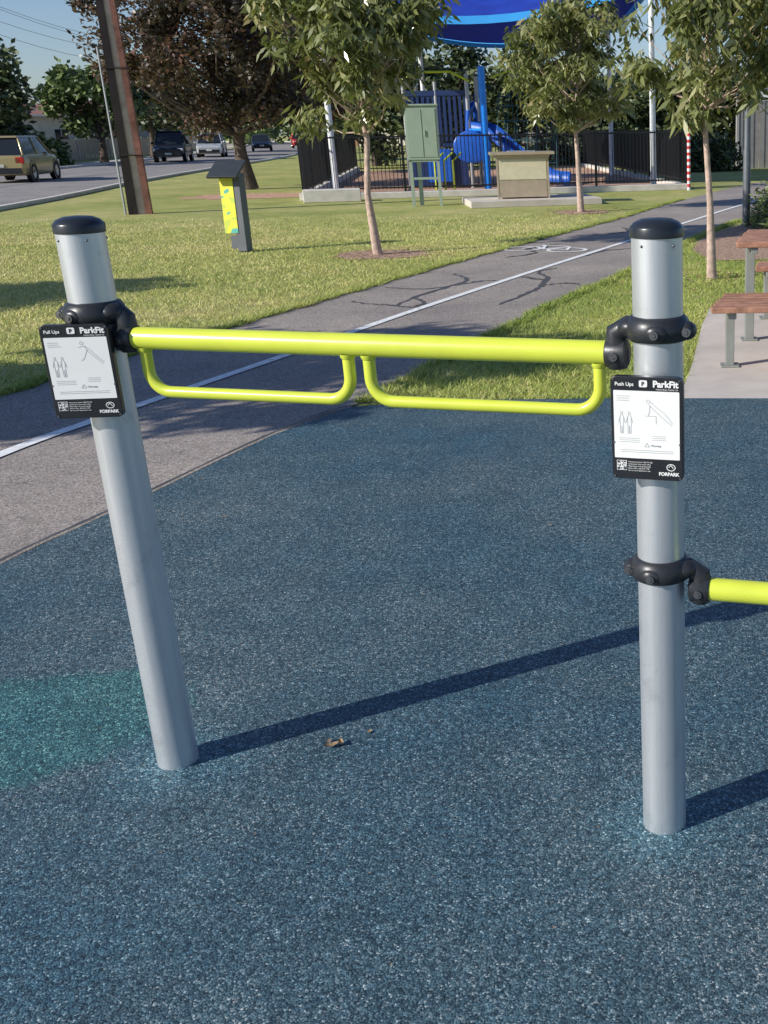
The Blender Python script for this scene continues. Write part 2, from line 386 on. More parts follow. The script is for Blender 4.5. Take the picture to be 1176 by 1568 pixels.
def kerbline(name,pts,w,h,mat,parent=None):
    mb=MB()
    for i in range(len(pts)-1):
        a=Vector((*pts[i],0));b=Vector((*pts[i+1],0)); d=b-a
        mb.box(((a+b)/2)+Vector((0,0,h/2)),(d.length+.01,w,h),Matrix.Rotation(math.atan2(d.y,d.x),3,'Z'))
    return mb.build(name,mat,parent,False,.015)
kerbline('playground_kerb',[FL,FR],.35,.16,M['kerb']); 
kerbline('playground_kerb',[BL,FL],.22,.18,M['kerb'])
kerbline('playground_kerb',[FR,BR],.22,.14,M['kerb'])
d=Vector((FR[0]-FL[0],FR[1]-FL[1])).normalized(); nrm=Vector((d.y,-d.x))
mb=MB(); a=math.atan2(d.y,d.x)
mb.box((-2.75,25.6,.07),(2.9,1.9,.14),Matrix.Rotation(a,3,'Z')); mb.build('concrete_slab',M['conc'],None,False,.01)
mb=MB(); mb.box((-7.75,27.4,.15),(1.35,.45,.3),Matrix.Rotation(a,3,'Z')); mb.build('concrete_ledge',M['kerb'],None,False,.02)
rn=[(-8,-30),(-11,0),(-15.1,26.1),(-18.2,40),(-21,55),(-25.5,80),(-32.5,110),(-44,150),(-62,200),(-90,260)]
rn_s=smooth_line(rn,5); rf_s=[(x-8.6,y-1.2) for x,y in rn_s]
sheet('road',rn_s+rf_s[::-1],.006,M['road'])
kerbline('road_kerb',rn_s,.18,.10,M['kerb']); kerbline('road_kerb',rf_s,.18,.12,M['kerb'])
fp1=[(x-1.6,y-.2) for x,y in rf_s]; fp2=[(x-3.0,y-.4) for x,y in rf_s]
sheet('footpath',fp1+fp2[::-1],.008,M['conc'])
be=empty('bicycle_road_marking',(-1.35,15.9,0),math.radians(68))
def flatring(mb,cx,cy,r,w,n=28,z=.0155):
    vs=[];fs=[]
    for k in range(n):
        a=2*math.pi*k/n; vs+=[(cx+(r-w/2)*math.cos(a),cy+(r-w/2)*math.sin(a),z),(cx+(r+w/2)*math.cos(a),cy+(r+w/2)*math.sin(a),z)]
    for k in range(n):
        k2=(k+1)%n; fs.append((2*k,2*k+1,2*k2+1,2*k2))
    mb.add(vs,fs)
mb=MB(); flatring(mb,-.42,-.35,.26,.06); flatring(mb,-.42,.35,.26,.06)
mb.build('wheels',M['paint'],be)
for i,(p,q) in enumerate([((-.42,-.35),(-.02,-.2)),((-.42,.03),(-.02,-.2)),((-.42,.03),(-.42,-.32)),((-.42,.03),(0,.2)),((.0,.2),(-.42,.35)),((0,.2),(.08,.28)),((-.02,-.2),(0,.2))]):
    strip('frame_%d'%i,[p,q],.05,.0165+.0008*i,M['paint'],be)

# ------------------------------------------------------------------ grass blades
def inside(px,py,poly):
    poly=np.array(poly); n=len(poly); ins=np.zeros(len(px),bool); j=n-1
    for i in range(n):
        xi,yi=poly[i];xj,yj=poly[j]
        c=((yi>py)!=(yj>py))&(px<(xj-xi)*(py-yi)/(yj-yi+1e-12)+xi); ins^=c; j=i
    return ins
def blades(x,y,h,w):
    n=len(x); a=rng.uniform(0,2*np.pi,n); hh=h*rng.uniform(.5,1.3,n); ww=w*rng.uniform(.7,1.3,n)
    lx=rng.normal(0,.8,n)*hh; ly=rng.normal(0,.8,n)*hh; dx=np.cos(a)*ww/2; dy=np.sin(a)*ww/2
    z=np.zeros(n)
    return np.stack([np.stack([x-dx,y-dy,z],1),np.stack([x+dx,y+dy,z],1),np.stack([x+lx,y+ly,hh],1)],1).reshape(-1,3)
PL=np.array(pl);PRr=np.array(pr)
def xl(y): return np.interp(y,PL[:,1],PL[:,0])
def xr(y): return np.interp(y,PRr[:,1],PRr[:,0])
V=[]
def add_region(n,x0,x1,y0,y1,cond,h,w,pw=1.0):
    x=rng.uniform(x0,x1,n); y=y0+(y1-y0)*rng.random(n)**pw; k=cond(x,y); V.append(blades(x[k],y[k],h,w))
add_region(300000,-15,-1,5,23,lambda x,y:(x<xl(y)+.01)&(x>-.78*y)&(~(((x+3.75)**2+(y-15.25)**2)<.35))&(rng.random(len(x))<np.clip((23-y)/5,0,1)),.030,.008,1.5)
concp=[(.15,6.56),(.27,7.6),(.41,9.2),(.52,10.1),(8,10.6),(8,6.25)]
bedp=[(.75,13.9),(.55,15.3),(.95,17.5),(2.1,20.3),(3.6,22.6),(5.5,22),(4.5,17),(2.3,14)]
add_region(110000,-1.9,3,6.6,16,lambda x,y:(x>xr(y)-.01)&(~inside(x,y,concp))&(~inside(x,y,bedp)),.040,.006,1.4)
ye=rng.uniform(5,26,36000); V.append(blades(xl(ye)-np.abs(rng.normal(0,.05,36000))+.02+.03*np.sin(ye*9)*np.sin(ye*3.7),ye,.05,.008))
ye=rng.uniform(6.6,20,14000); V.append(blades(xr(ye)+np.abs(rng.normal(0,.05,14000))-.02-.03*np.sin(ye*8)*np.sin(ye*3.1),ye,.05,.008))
v=np.concatenate(V); n=len(v)//3
me=bpy.data.meshes.new('grass'); me.vertices.add(3*n); me.vertices.foreach_set('co',v.ravel())
me.loops.add(3*n); me.loops.foreach_set('vertex_index',np.arange(3*n,dtype=np.int32))
me.polygons.add(n); me.polygons.foreach_set('loop_start',np.arange(0,3*n,3,dtype=np.int32))
try: me.polygons.foreach_set('loop_total',np.full(n,3,dtype=np.int32))
except Exception: pass
at=me.attributes.new('shade','FLOAT','FACE')
bx=v[::3,0];by=v[::3,1]
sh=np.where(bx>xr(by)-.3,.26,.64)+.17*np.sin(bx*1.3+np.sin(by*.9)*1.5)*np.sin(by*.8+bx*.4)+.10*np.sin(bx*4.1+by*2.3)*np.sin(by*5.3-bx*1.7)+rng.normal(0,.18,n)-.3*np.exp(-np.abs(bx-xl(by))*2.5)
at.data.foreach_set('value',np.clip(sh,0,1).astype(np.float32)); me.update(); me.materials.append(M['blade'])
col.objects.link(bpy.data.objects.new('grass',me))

# ------------------------------------------------------------------ fitness station
L0=Vector((-1.293,2.527,0)); R0=Vector((.009,2.218,0)); D=(R0-L0).normalized()
R3=R0+D*1.35
def post(parent,base,h):
    mb=MB(); r=.0515
    mb.lathe(base,[(r,0.0),(r,h-.03)],64); mb.build('post',M['alu'],parent,True)
    mb=MB(); mb.lathe(base,[(r+.0005,h-.031),(r+.003,h-.030),(r+.003,h-.013),(r+.0015,h-.010),(r-.006,h-.002),(r-.02,h+.004),(r-.04,h+.006),(.0005,h+.0065)],48)
    mb.build('post_cap',M['capblue'],parent,True)
    mb=MB()
    for a in (-2.2,-.9,.6):
        q=base+Vector((math.cos(a)*(r+.0005),math.sin(a)*(r+.0005),h-.045)); mb.ell(q,(.003,.003,.003),None,8,6)
    mb.build('rivets',M['bolt'],parent,True)
def clamp(parent,base,z,ad,barz,bend=.088,r1=.092):
    mb=MB(); c=base+Vector((0,0,z)); q=Vector((-ad.y,ad.x,0)); 
    if q.y>0: q=-q
    rot=Matrix.Rotation(math.atan2(ad.y,ad.x),3,'Z')
    mb.lathe(c,[(.052,-.022),(.058,-.0255),(.0645,-.021),(.068,-.010),(.0685,.000),(.065,.012),(.059,.021),(.0545,.0245),(.052,.025)],64)
    mb.ell(c-ad*.062+q*.010+Vector((0,0,-.004)),(.021,.026,.0195),rot,20,12)
    mb.ell(c+q*.060-ad*.008+Vector((0,0,-.004)),(.024,.013,.0175),rot,18,12)
    mb.ell(c+ad*.052+q*.006,(.032,.034,.0225),rot,20,12)
    e=base+ad*bend
    p=[c+ad*.040+Vector((0,0,.0)),c+ad*.062+Vector((0,0,0)),e+Vector((0,0,z-.014)),e+Vector((0,0,z-.032)),e+Vector((0,0,barz+.004)),e+Vector((0,0,barz-.022)),e+Vector((0,0,barz-.032)),e+Vector((0,0,barz-.034))]
    mb.tube(p,[.020,.0225,.0235,.024,.0265,.0255,.019,.008],22)
    b0=base+ad*(bend-.024)+Vector((0,0,barz)); mb.tube([b0,b0+ad*.004,b0+ad*.040,b0+ad*.046],[.024,.0315,.0315,.029],28)
    mb.build('clamp',M['char'],parent,True)
    mb=MB()
    for pos,o in ((c-ad*.066+Vector((0,0,-.004)),.031),(c-ad*.008+Vector((0,0,-.005)),.0695),(e+Vector((0,0,barz-.002)),.028)):
        s=pos+q*o; s2=s+q*.0075
        mb.tube([s,s2],[.0095,.009],18)
        mb.tube([s2+q*.0001,s2+q*.002],[.0055,.0045],6)
    mb.build('clamp_bolts',M['bolt'],parent,True)
    return base+ad*r1+Vector((0,0,barz))
ps=empty('pull_up_bar_station')
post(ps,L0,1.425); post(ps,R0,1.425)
bz=1.158
a1=clamp(ps,L0,1.217,D,bz,.078,.076); a2=clamp(ps,R0,1.215,-D,bz)
mb=MB(); mb.tube([a1,a2],.0255,32)
mb.build('horizontal_bar',M['lime'],ps,True)
def handle(s0,s1,drop=.115):
    p0=L0+(R0-L0)*s0+Vector((0,0,bz-.01)); p1=L0+(R0-L0)*s1+Vector((0,0,bz-.01)); rb=.052; pts=[p0]
    dn=Vector((0,0,-1)); n=9
    c0=p0+dn*(drop-rb)+D*rb
    for k in range(n+1):
        a=math.pi/2*k/n; pts.append(c0-D*rb*math.cos(a)+dn*rb*math.sin(a))
    c1=p1+dn*(drop-rb)-D*rb
    for k in range(n+1):
        a=math.pi/2*k/n; pts.append(c1+D*rb*math.sin(a)+dn*rb*math.cos(a))
    pts.append(p1); m=MB(); m.tube(pts,.0135,20); m.build('hand_grip',M['lime'],ps,True)
    m=MB(); 
    for p in (p0,p1): m.lathe(p+Vector((0,0,-.0165)),[(.0135,-.006),(.017,-.001),(.0185,.006)],20)
    m.build('weld_bead',M['lime'],ps,True)
handle(.088,.473); handle(.510,.905)
pu=empty('push_up_bar_station'); 
post(pu,R3,.95)
b1=clamp(pu,R0,.688,D,.640); b2=clamp(pu,R3,.688,-D,.640)
mb=MB(); mb.tube([b1,b2],.0255,32); mb.build('horizontal_bar',M['lime'],pu,True)

def text(body,size,x,z,mat,parent,align='LEFT',y=-.0058,bold=0):
    c=bpy.data.curves.new('text','FONT'); c.body=body; c.size=size; c.align_x=align; c.offset=bold; c.extrude=.0002
    o=bpy.data.objects.new('lettering',c); col.objects.link(o); c.materials.append(mat); o.parent=parent
    o.location=(x,y,z); o.rotation_euler=(math.pi/2,0,0); return o
def rrect(mb,cx,cz,w,h,r,y0,y1,n=6):
    pts=[]
    for (sx,sz,a0) in ((1,1,0),(-1,1,90),(-1,-1,180),(1,-1,270)):
        for k in range(n+1):
            a=math.radians(a0+90*k/n); pts.append((cx+sx*(w/2-r)+r*math.cos(a),cz+sz*(h/2-r)+r*math.sin(a)))
    m=len(pts); vs=[(p[0],y0,p[1]) for p in pts]+[(p[0],y1,p[1]) for p in pts]
    fs=[tuple(range(m)),tuple(range(2*m-1,m-1,-1))]+[(i,i+m,(i+1)%m+m,(i+1)%m) for i in range(m)]
    mb.add(vs,fs)
def linez(mb,pts,w,y):
    for i in range(len(pts)-1):
        a=Vector(pts[i]);b=Vector(pts[i+1]);t=(b-a).normalized();n=Vector((-t.y,t.x))*w/2
        q=[a+n,a-n,b-n,b+n]; mb.add([(p.x,y,p.y) for p in q],[(0,1,2,3)])
def station_sign(loc,rot,title,kind):
    e=empty('instruction_sign',loc,rot); W,H=.150,.216
    mb=MB(); rrect(mb,0,0,W,H,.012,-.004,.014); mb.build('backing_plate',M['blackpl'],e,False,.0015)
    mb=MB(); rrect(mb,0,.0085,W-.013,.142,.002,-.0050,-.0042); mb.build('white_panel',M['signwhite'],e)
    mb=MB(); mb.box((.0,.028,.03),(.05,.034,.05)); mb.box((0,.028,-.05),(.05,.034,.03)); mb.build('bracket',M['char'],e,False,.003)
    text(title,.0105,-W/2+.010,.0895,M['signwhite'],e,bold=.0002)
    text('ParkFit',.0185,W/2-.0085,.0885,M['signwhite'],e,'RIGHT',bold=.0007)
    mb=MB(); rrect(mb,-.006,.0945,.017,.014,.003,-.0056,-.0042); mb.build('logo',M['signwhite'],e)
    text('P',.012,-.0095,.0902,M['blackpl'],e,y=-.006,bold=.0004)
    text('Healthy Body, Healthy Life',.0042,W/2-.009,.0825,M['signwhite'],e,'RIGHT')
    text('Warning',.006,.008,-.036,M['ink'],e,y=-.0056)
    mb=MB(); y=-.0054
    def ln(p,w=.0009): linez(mb,p,w,y)
    for i in range(3): ln([(-.062,.068-.0045*i),(-.062+.03-random.random()*.008,.068-.0045*i)],.0011)
    for i in range(3): ln([(-.058,-.020-.004*i),(-.015,-.020-.004*i)],.0010); ln([(.012,-.014-.004*i),(.04,-.014-.004*i)],.001)
    for i in range(2): ln([(-.055,-.045-.004*i),(.055,-.045-.004*i)],.0011)
    for cx in (-.052,-.036):
        o=[(cx-.001,.03),(cx-.004,.024),(cx-.0035,.008),(cx-.003,-.010),(cx-.0005,-.010),(cx,.006),(cx+.0005,-.010),(cx+.003,-.010),(cx+.0035,.008),(cx+.004,.024),(cx+.001,.03)]
        ln(o); ln([(cx+.0022*math.cos(a*.7),.033+.0026*math.sin(a*.7)) for a in range(10)])
        ln([(cx-.004,.024),(cx-.007,.012)]); ln([(cx+.004,.024),(cx+.007,.012)])
    if kind: 
        ln([(.005,.052),(.012,.045),(.030,.028),(.050,.012),(.053,.009)],.001); ln([(.008,.058),(.022,.046),(.038,.034),(.055,.013)],.001); ln([(.008,.05),(.006,.036),(.004,.028)],.0012)
        ln([(.004+.0035*math.cos(a*.7),.058+.004*math.sin(a*.7)) for a in range(10)]); ln([(-.002,.028),(.02,.028),(.02,.012)],.001)
    else:
        ln([(.004,.056),(.016,.060),(.022,.05),(.012,.03),(.006,.026)],.001); ln([(.018,.06),(.03,.048),(.046,.030),(.055,.022)],.001); ln([(.02,.05),(.036,.034),(.052,.018)],.001)
        ln([(.012+.0035*math.cos(a*.7),.066+.004*math.sin(a*.7)) for a in range(10)])
    ln([(-.005,-.037),(0,-.029),(.005,-.037),(-.005,-.037)],.0012)
    mb.build('printed_drawings',M['ink'],e)
    mb=MB(); rrect(mb,-.054,-.0785,.021,.021,.0005,-.0050,-.0042); mb.build('qr_background',M['signwhite'],e)
    mb=MB(); rr=random.Random(3)
    for i in range(11):
        for j in range(11):
            if rr.random()<.5 or (i<3 and j<3) or (i>7 and j<3) or (i<3 and j>7):
                x=-.0635+.00176*i; z=-.0878+.00176*j; mb.add([(x,-.0055,z),(x+.0016,-.0055,z),(x+.0016,-.0055,z+.0016),(x,-.0055,z+.0016)],[(0,1,2,3)])
    mb.build('qr_modules',M['blackpl'],e)
    for i,t_ in enumerate(('Maintenance Issues? 1800 727 000','contact your local council office','Please follow all exercise guides','Phone Office  (08) 8276 1788','Do not use if equipment is wet')):
        text(t_,.0037,-.040,-.0715-.0046*i,M['signwhite'],e)
    text('FORPARK',.0098,W/2-.008,-.0965,M['signwhite'],e,'RIGHT',bold=.0004)
    mb=MB(); ln2=[(.050+.009*math.cos(a),-.079+.007*math.sin(a)) for a in [k*math.pi/5 for k in range(11)]]
    linez(mb,ln2,.0016,-.0052); linez(mb,[(.045,-.079),(.050,-.074),(.055,-.081)],.0014,-.0053); mb.build('maker_logo',M['signwhite'],e)
    mb=MB()
    for sx,sz in ((-.069,.102),(.069,.102),(-.069,-.03),(.069,-.03),(-.069,-.102),(.069,-.102)):
        mb.tube([(sx,-.0035,sz),(sx,-.0058,sz)],[.0028,.0022],10)
    mb.build('screws',M['bolt'],e)
station_sign((-1.308,2.45,1.092),math.radians(5),'Pull Ups',0)
station_sign((-.016,2.143,1.020),math.radians(-13.3),'Push Ups',1)

# ------------------------------------------------------------------ small leaves and litter
mb=MB()
def leafm(x,y,s,a,curl=.35,z0=.022):
    u=Vector((math.cos(a),math.sin(a),0)); w=Vector((-math.sin(a),math.cos(a),0)); vs=[];fs=[]
    for i in range(6):
        t=-1+2*i/5; ww=.42*s*math.sqrt(max(0,1-t*t)); z=z0+curl*s*(t*t)*.6
        c=Vector((x,y,z))+u*s*t; vs+=[c+w*ww+Vector((0,0,curl*ww)),c,c-w*ww+Vector((0,0,curl*ww))]
    for i in range(5):
        for k in range(2): fs.append((3*i+k,3*i+k+1,3*i+k+4,3*i+k+3))
    mb.add(vs,fs)
leafm(-.895,2.575,.022,.5,.7); leafm(-.873,2.59,.017,2.0,.9); leafm(-.91,2.60,.013,1.2,.5)
for (x,y) in ((-.81,2.65),(-1.89,4.47),(-2.2,5.02),(-.45,4.3)): leafm(x,y,.011,random.uniform(0,3),.4)
for i in range(120):
    leafm(random.uniform(-2.4,1.6),random.uniform(1.0,6.3),random.uniform(.002,.005),random.uniform(0,3),.2)
for i in range(160):
    y=random.uniform(6,22); x=random.uniform(float(xl(y)),float(xr(y))); leafm(x,y,random.uniform(.008,.02),random.uniform(0,3),.3,.014)
for i in range(420):
    cx,cy=random.choice([(-3.75,15.25),(-1.4,22.7),(.65,12.2)]); leafm(cx+random.gauss(0,.55),cy+random.gauss(0,.5),random.uniform(.02,.04),random.uniform(0,3),.4,.03)
mb.build('fallen_leaves',M['dryleaf'])

# ------------------------------------------------------------------ picnic table
pt=empty('picnic_table',(0,0,0))
def slats(name,x0,x1,y0,z,n,w,skew=.0):
    mb=MB()
    for i in range(n):
        mb.box(((x0+x1)/2+skew*i+random.uniform(-.006,.006),y0+i*(w+.012),z),(x1-x0,w,.04))
    mb.build(name,M['wood'],pt,False,.006)
slats('near_seat',.385,2.3,7.25,.45,6,.10,.025)
slats('table_top',.62,2.5,8.15,.78,9,.105,.02)
slats('far_seat',.88,2.7,9.40,.45,4,.10,.02)
mb=MB()
for x in (.53,2.05):
    mb.box((x,7.52,.205),(.06,.06,.41)); mb.box((x+.22,8.5,.37),(.07,.07,.74)); mb.box((x+.46,9.5,.205),(.06,.06,.41))
    mb.box((x,7.52,.405),(.05,.54,.045)); mb.box((x+.22,8.57,.734),(.05,.9,.045)); mb.box((x+.46,9.5,.405),(.05,.34,.045))
    for bx_,by_ in ((x,7.52),(x+.22,8.5),(x+.46,9.5)): mb.box((bx_,by_,.019),(.13,.13,.012))
mb.build('steel_frame',M['bench_steel'],pt,False,.004)

# ------------------------------------------------------------------ information lectern
il=empty('information_sign',(-5.9,15.95,0),math.radians(-10))
R=Matrix.Rotation(math.radians(-7),3,'X')@Matrix.Rotation(math.radians(-3),3,'Y')
mb=MB(); mb.box((.05,.05,.54),(.14,.16,1.08),R); mb.build('pillar',M['infogrey'],il,False,.008)
def graphic():
    m,nt,p=new_mat('lime_graphic'); co=coords(nt); n=noise(nt,co,5,2,.4)
    r=ramp(nt,[(.36,(.10,.45,.36)),(.41,(.78,.76,.05)),(.56,(.80,.72,.05)),(.60,(.55,.66,.08))],'CONSTANT'); nt.links.new(n.outputs[0],r.inputs[0]); nt.links.new(r.outputs[0],p.inputs['Base Color']); p.inputs['Roughness'].default_value=.4; return m
M['graphic']=graphic()
mb=MB(); mb.box((-.085,-.01,.66),(.20,.03,.80),R); mb.build('graphic_panel',M['graphic'],il)
mb=MB(); mb.box((-.07,.02,1.13),(.46,.38,.035),Matrix.Rotation(math.radians(34),3,'X')); mb.build('lectern_top',M['infodark'],il,False,.006)
mb=MB(); mb.box((-.02,-.03,.14),(.18,.025,.18),R); mb.build('base_panel',M['infogrey'],il)

# ------------------------------------------------------------------ stobie pole
sp=empty('power_pole',(-10.95,24.1,0),math.radians(20)); H=11
def tap(mb,xa0,xb0,xa1,xb1,y0,y1):
    mb.hexa([(xa0,y0,0),(xb0,y0,0),(xb0,y1,0),(xa0,y1,0),(xa1,y0,H),(xb1,y0,H),(xb1,y1,H),(xa1,y1,H)])
for nm,s,key in (('left_channel',-1,'rustd'),('right_channel',1,'rust')):
    mb=MB(); o=lambda a,b:(min(a*s,b*s),max(a*s,b*s))
    a0,b0=o(.235,.225);a1_,b1_=o(.085,.078); tap(mb,a0,b0,a1_,b1_,-.095,.095)
    a0,b0=o(.224,.050 if s<0 else .10);a1_,b1_=o(.077,.012 if s<0 else .03); tap(mb,a0,b0,a1_,b1_,-.105,-.088); tap(mb,a0,b0,a1_,b1_,.088,.105)
    mb.build(nm,M[key],sp)
mb=MB(); tap(mb,-.22,.22,-.074,.074,-.072,.072); mb.build('concrete_core',M['poleconc'],sp)
mb=MB()
for z in (1.2,2.9,4.6,6.3,8): mb.tube([(-.24,-.11,z),(.24,-.11,z)],.012,8)
mb.box((0,0,10.4),(2.2,.1,.1)); mb.build('bolts_and_crossarm',M['rustd'],sp)
mb=MB(); mb.tube([(-.30,-.02,0),(-.30,-.02,3.3)],.022,8); mb.build('cable_conduit',M['galv'],sp)

ow=empty('overhead_power_line')
mb=MB()
for k,(dx,z) in enumerate(((0,9.5),(.6,9.1),(-.5,8.7),(.2,7.6))):
    for (ya,xa,yb,xb) in ((20,-36,70,-42),(70,-42,120,-49),(120,-49,170,-60)):
        mb.tube([(xa+(xb-xa)*t+dx,ya+(yb-ya)*t,z+1.0-2.2*t*(1-t)*2) for t in [i/10 for i in range(11)]],.015,5)
mb.build('wires',M['lamp'],ow)
mb=MB()
for x,y in ((-36,20),(-49,120),(-60,170)):
    mb.tube([(x,y,0),(x,y,11)],[.2,.12],8); mb.box((x,y,10.4),(2,.1,.12))
mb.build('timber_poles',M['barkd'],ow)

sl=empty('street_lamp',(1.6,19,0))
mb=MB(); mb.lathe((0,0,0),[(.10,0),(.10,.02),(.065,.03),(.065,1.2),(.055,1.25),(.05,3.4),(.04,5.2),(.001,5.25)],20); mb.tube([(0,0,5.1),(.3,-.1,5.35),(.9,-.3,5.4)],[.035,.03,.025],10); mb.build('pole',M['lamp'],sl,True)
mb=MB(); mb.ell((1.1,-.36,5.4),(.32,.14,.06)); mb.build('lamp_head',M['lamp'],sl,True)

# ------------------------------------------------------------------ playground fence
fe=empty('playground_fence')
def fence(a,b,h,sp_,name,z0=.16):
    a=Vector((*a,0));b=Vector((*b,0));d_=b-a;Ln=d_.length;u=d_/Ln;rt=Matrix.Rotation(math.atan2(u.y,u.x),3,'Z'); mb=MB()
    n=int(Ln/sp_)
    for i in range(n+1): mb.box(a+u*(i*Ln/n)+Vector((0,0,z0+h/2+.03)),(.017,.017,h-.06),rt)
    for z in (.10,h-.05): mb.box((a+b)/2+Vector((0,0,z0+z)),(Ln,.04,.04),rt)
    k=max(1,int(round(Ln/2.4)))
    for i in range(k+1): mb.box(a+u*(i*Ln/k)+Vector((0,0,z0+h/2)),(.055,.055,h+.03),rt)
    mb.build(name,M['blk'],fe)
fence(FL,FR,1.36,.095,'front_panels'); fence(BL,FL,1.36,.105,'left_panels'); fence(FR,BR,1.36,.105,'right_panels'); fence(BL,BR,1.36,.13,'back_panels',0)
spo=empty('striped_bollard',(1.0,30.2,0))
for i in range(20):
    mb=MB(); mb.lathe((0,0,0),[(.045,i*.08),(.045,i*.08+.08)],14); mb.build('band_%d'%i,M['red' if i%2 else 'whitep'],spo,True)
# shade structure
ss=empty('shade_sail')
corners=[Vector((-8.34,29.97,0)),Vector((.06,30.85,0)),Vector((-1.4,40.5,0)),Vector((-8.1,41.5,0))]
mb=MB()
for c in corners: mb.tube([c,c+Vector((0,0,5.4))],[.085,.07],14)
mb.build('support_posts',M['whitep'],ss,True)
top=[c+Vector((0,0,z)) for c,z in zip(corners,(4.7,5.1,4.9,4.8))]; ctr=sum(corners,Vector())/4+Vector((0,0,6.9))
mb=MB(); ed=MB(); nseg=14; mrad=8
for s in range(4):
    A=top[s];B=top[(s+1)%4]; rows=[]
    for i in range(mrad+1):
        r=i/mrad; row=[]
        for k in range(nseg+1):
            t=k/nseg; e_=A.lerp(B,t); inn=4*t*(1-t)
            e_=e_+(Vector((ctr.x,ctr.y,0))-Vector((e_.x,e_.y,0)))*.08*inn+Vector((0,0,(-.55 if s==0 else -.45)*inn))
            p=e_.lerp(ctr,r); p.z-=.25*math.sin(math.pi*r); row.append(p)
        rows.append(row)
    vs=[p for r_ in rows for p in r_]; w=nseg+1
    mb.add(vs,[(i*w+k,i*w+k+1,(i+1)*w+k+1,(i+1)*w+k) for i in range(mrad) for k in range(nseg)])
    out=(A+B)/2-Vector((ctr.x,ctr.y,0)); out.z=0; out=out.normalized()*.03
    for k in range(nseg):
        p=rows[0][k]+out;q=rows[0][k+1]+out; h_=Vector((0,0,.15)); ed.hexa([p-h_,q-h_,q-h_+out,p-h_+out,p+h_*.3,q+h_*.3,q+h_*.3+out,p+h_*.3+out])
mb.build('cloth',M['sail'],ss,True); ed.build('edge_webbing',M['sailedge'],ss,False)

pt_=empty('play_tower')
x0,x1,y0,y1=-7.0,-5.2,33,34.8
mb=MB()
for x in (x0,x1):
    for y in (y0,y1): mb.tube([(x,y,0),(x,y,3.1)],.06,12)
mb.tube([(x0+.9,y0,0),(x0+.9,y0,2.9)],.05,10)
mb.build('grey_posts',M['galv'],pt_,True)
mb=MB(); mb.box(((x0+x1)/2,(y0+y1)/2,1.2),(1.8,1.8,.1)); mb.box(((x0+x1)/2,y0,.55),(1.6,.05,1.0)); mb.build('deck',M['pdark'],pt_)
mb=MB()
for i in range(12):
    t=.08+i*.15
    mb.box((x0+t,y0,1.95),(.08,.04,1.3)); mb.box((x0,y0+t,1.95),(.04,.08,1.3)); mb.box((x0+t,y1,1.95),(.08,.04,1.3))
mb.box(((x0+x1)/2,y0-.03,2.6),(1.8,.03,.14)); mb.build('slat_barriers',M['pdark'],pt_)
mb=MB(); mb.tube([(-4.64,32.16,0),(-4.64,32.16,3.25)],.10,16); mb.tube([(-4.64,32.2,1.6),(-5.2,33,1.6)],.04,8); mb.build('blue_post',M['pblue2'],pt_,True)
mb=MB(); path=[(-5.15,33.3,1.55),(-4.6,33.1,1.45),(-4.0,32.8,.95),(-3.4,32.5,.5),(-2.9,32.25,.22),(-2.4,32.05,.16)]
sec=[(-.32,.28),(-.30,.02),(-.18,-.06),(.18,-.06),(.30,.02),(.32,.28)]; vs=[]; P_=smooth_line(path,4)
for i,p in enumerate(P_):
    p=Vector(p); t=(Vector(P_[min(i+1,len(P_)-1)])-Vector(P_[max(i-1,0)])).normalized(); sd=Vector((-t.y,t.x,0)).normalized()
    for a_,b_ in sec: vs.append(p+sd*a_+Vector((0,0,b_)))
w=len(sec); mb.add(vs,[(i*w+k,i*w+k+1,(i+1)*w+k+1,(i+1)*w+k) for i in range(len(P_)-1) for k in range(w-1)])
mb.tube([(-5.25,33.0,1.5),(-5.2,33.0,2.1),(-5.1,33.3,2.3),(-5.1,33.7,2.1),(-5.1,33.75,1.5)],.07,10)
so=mb.build('slide',M['pblue'],pt_,True); s_=so.modifiers.new('t','SOLIDIFY'); s_.thickness=.03
mb=MB()
for k in range(7):
    x=-4.4+k*.28; mb.tube([(x,34+1.1*math.cos(a_),2.6*math.sin(a_)) for a_ in [math.pi*j/14 for j in range(15)]],.012,6)
for a_ in [math.pi*j/12 for j in range(1,12)]: mb.tube([(-4.4,34+1.1*math.cos(a_),2.6*math.sin(a_)),(-2.72,34+1.1*math.cos(a_),2.6*math.sin(a_))],.012,6)
mb.build('rope_net',M['rope'],pt_,True)
mb=MB(); mb.tube([(-7.1,32.9,2.9),(-6.5,32.8,3.15),(-5.6,32.8,3.15),(-5.1,32.9,2.9)],.035,8); mb.tube([(-4.5,33,3.0),(-3.8,33,3.2),(-3.0,33,2.9),(-2.4,33,2.7)],.03,8)
for k in range(3): mb.tube([(-6.0+k*.25,31.6,0),(-6.0+k*.25,31.6,.8),(-5.8+k*.25,31.9,1.0)],.03,8)
mb.build('lime_rails',M['plime'],pt_,True)
mb=MB(); mb.box((-6.1,32.85,.65),(.7,.04,.9)); mb.ell((-5.1,32.7,1.15),(.55,.06,.45)); mb.build('play_panels',M['pblue'],pt_)

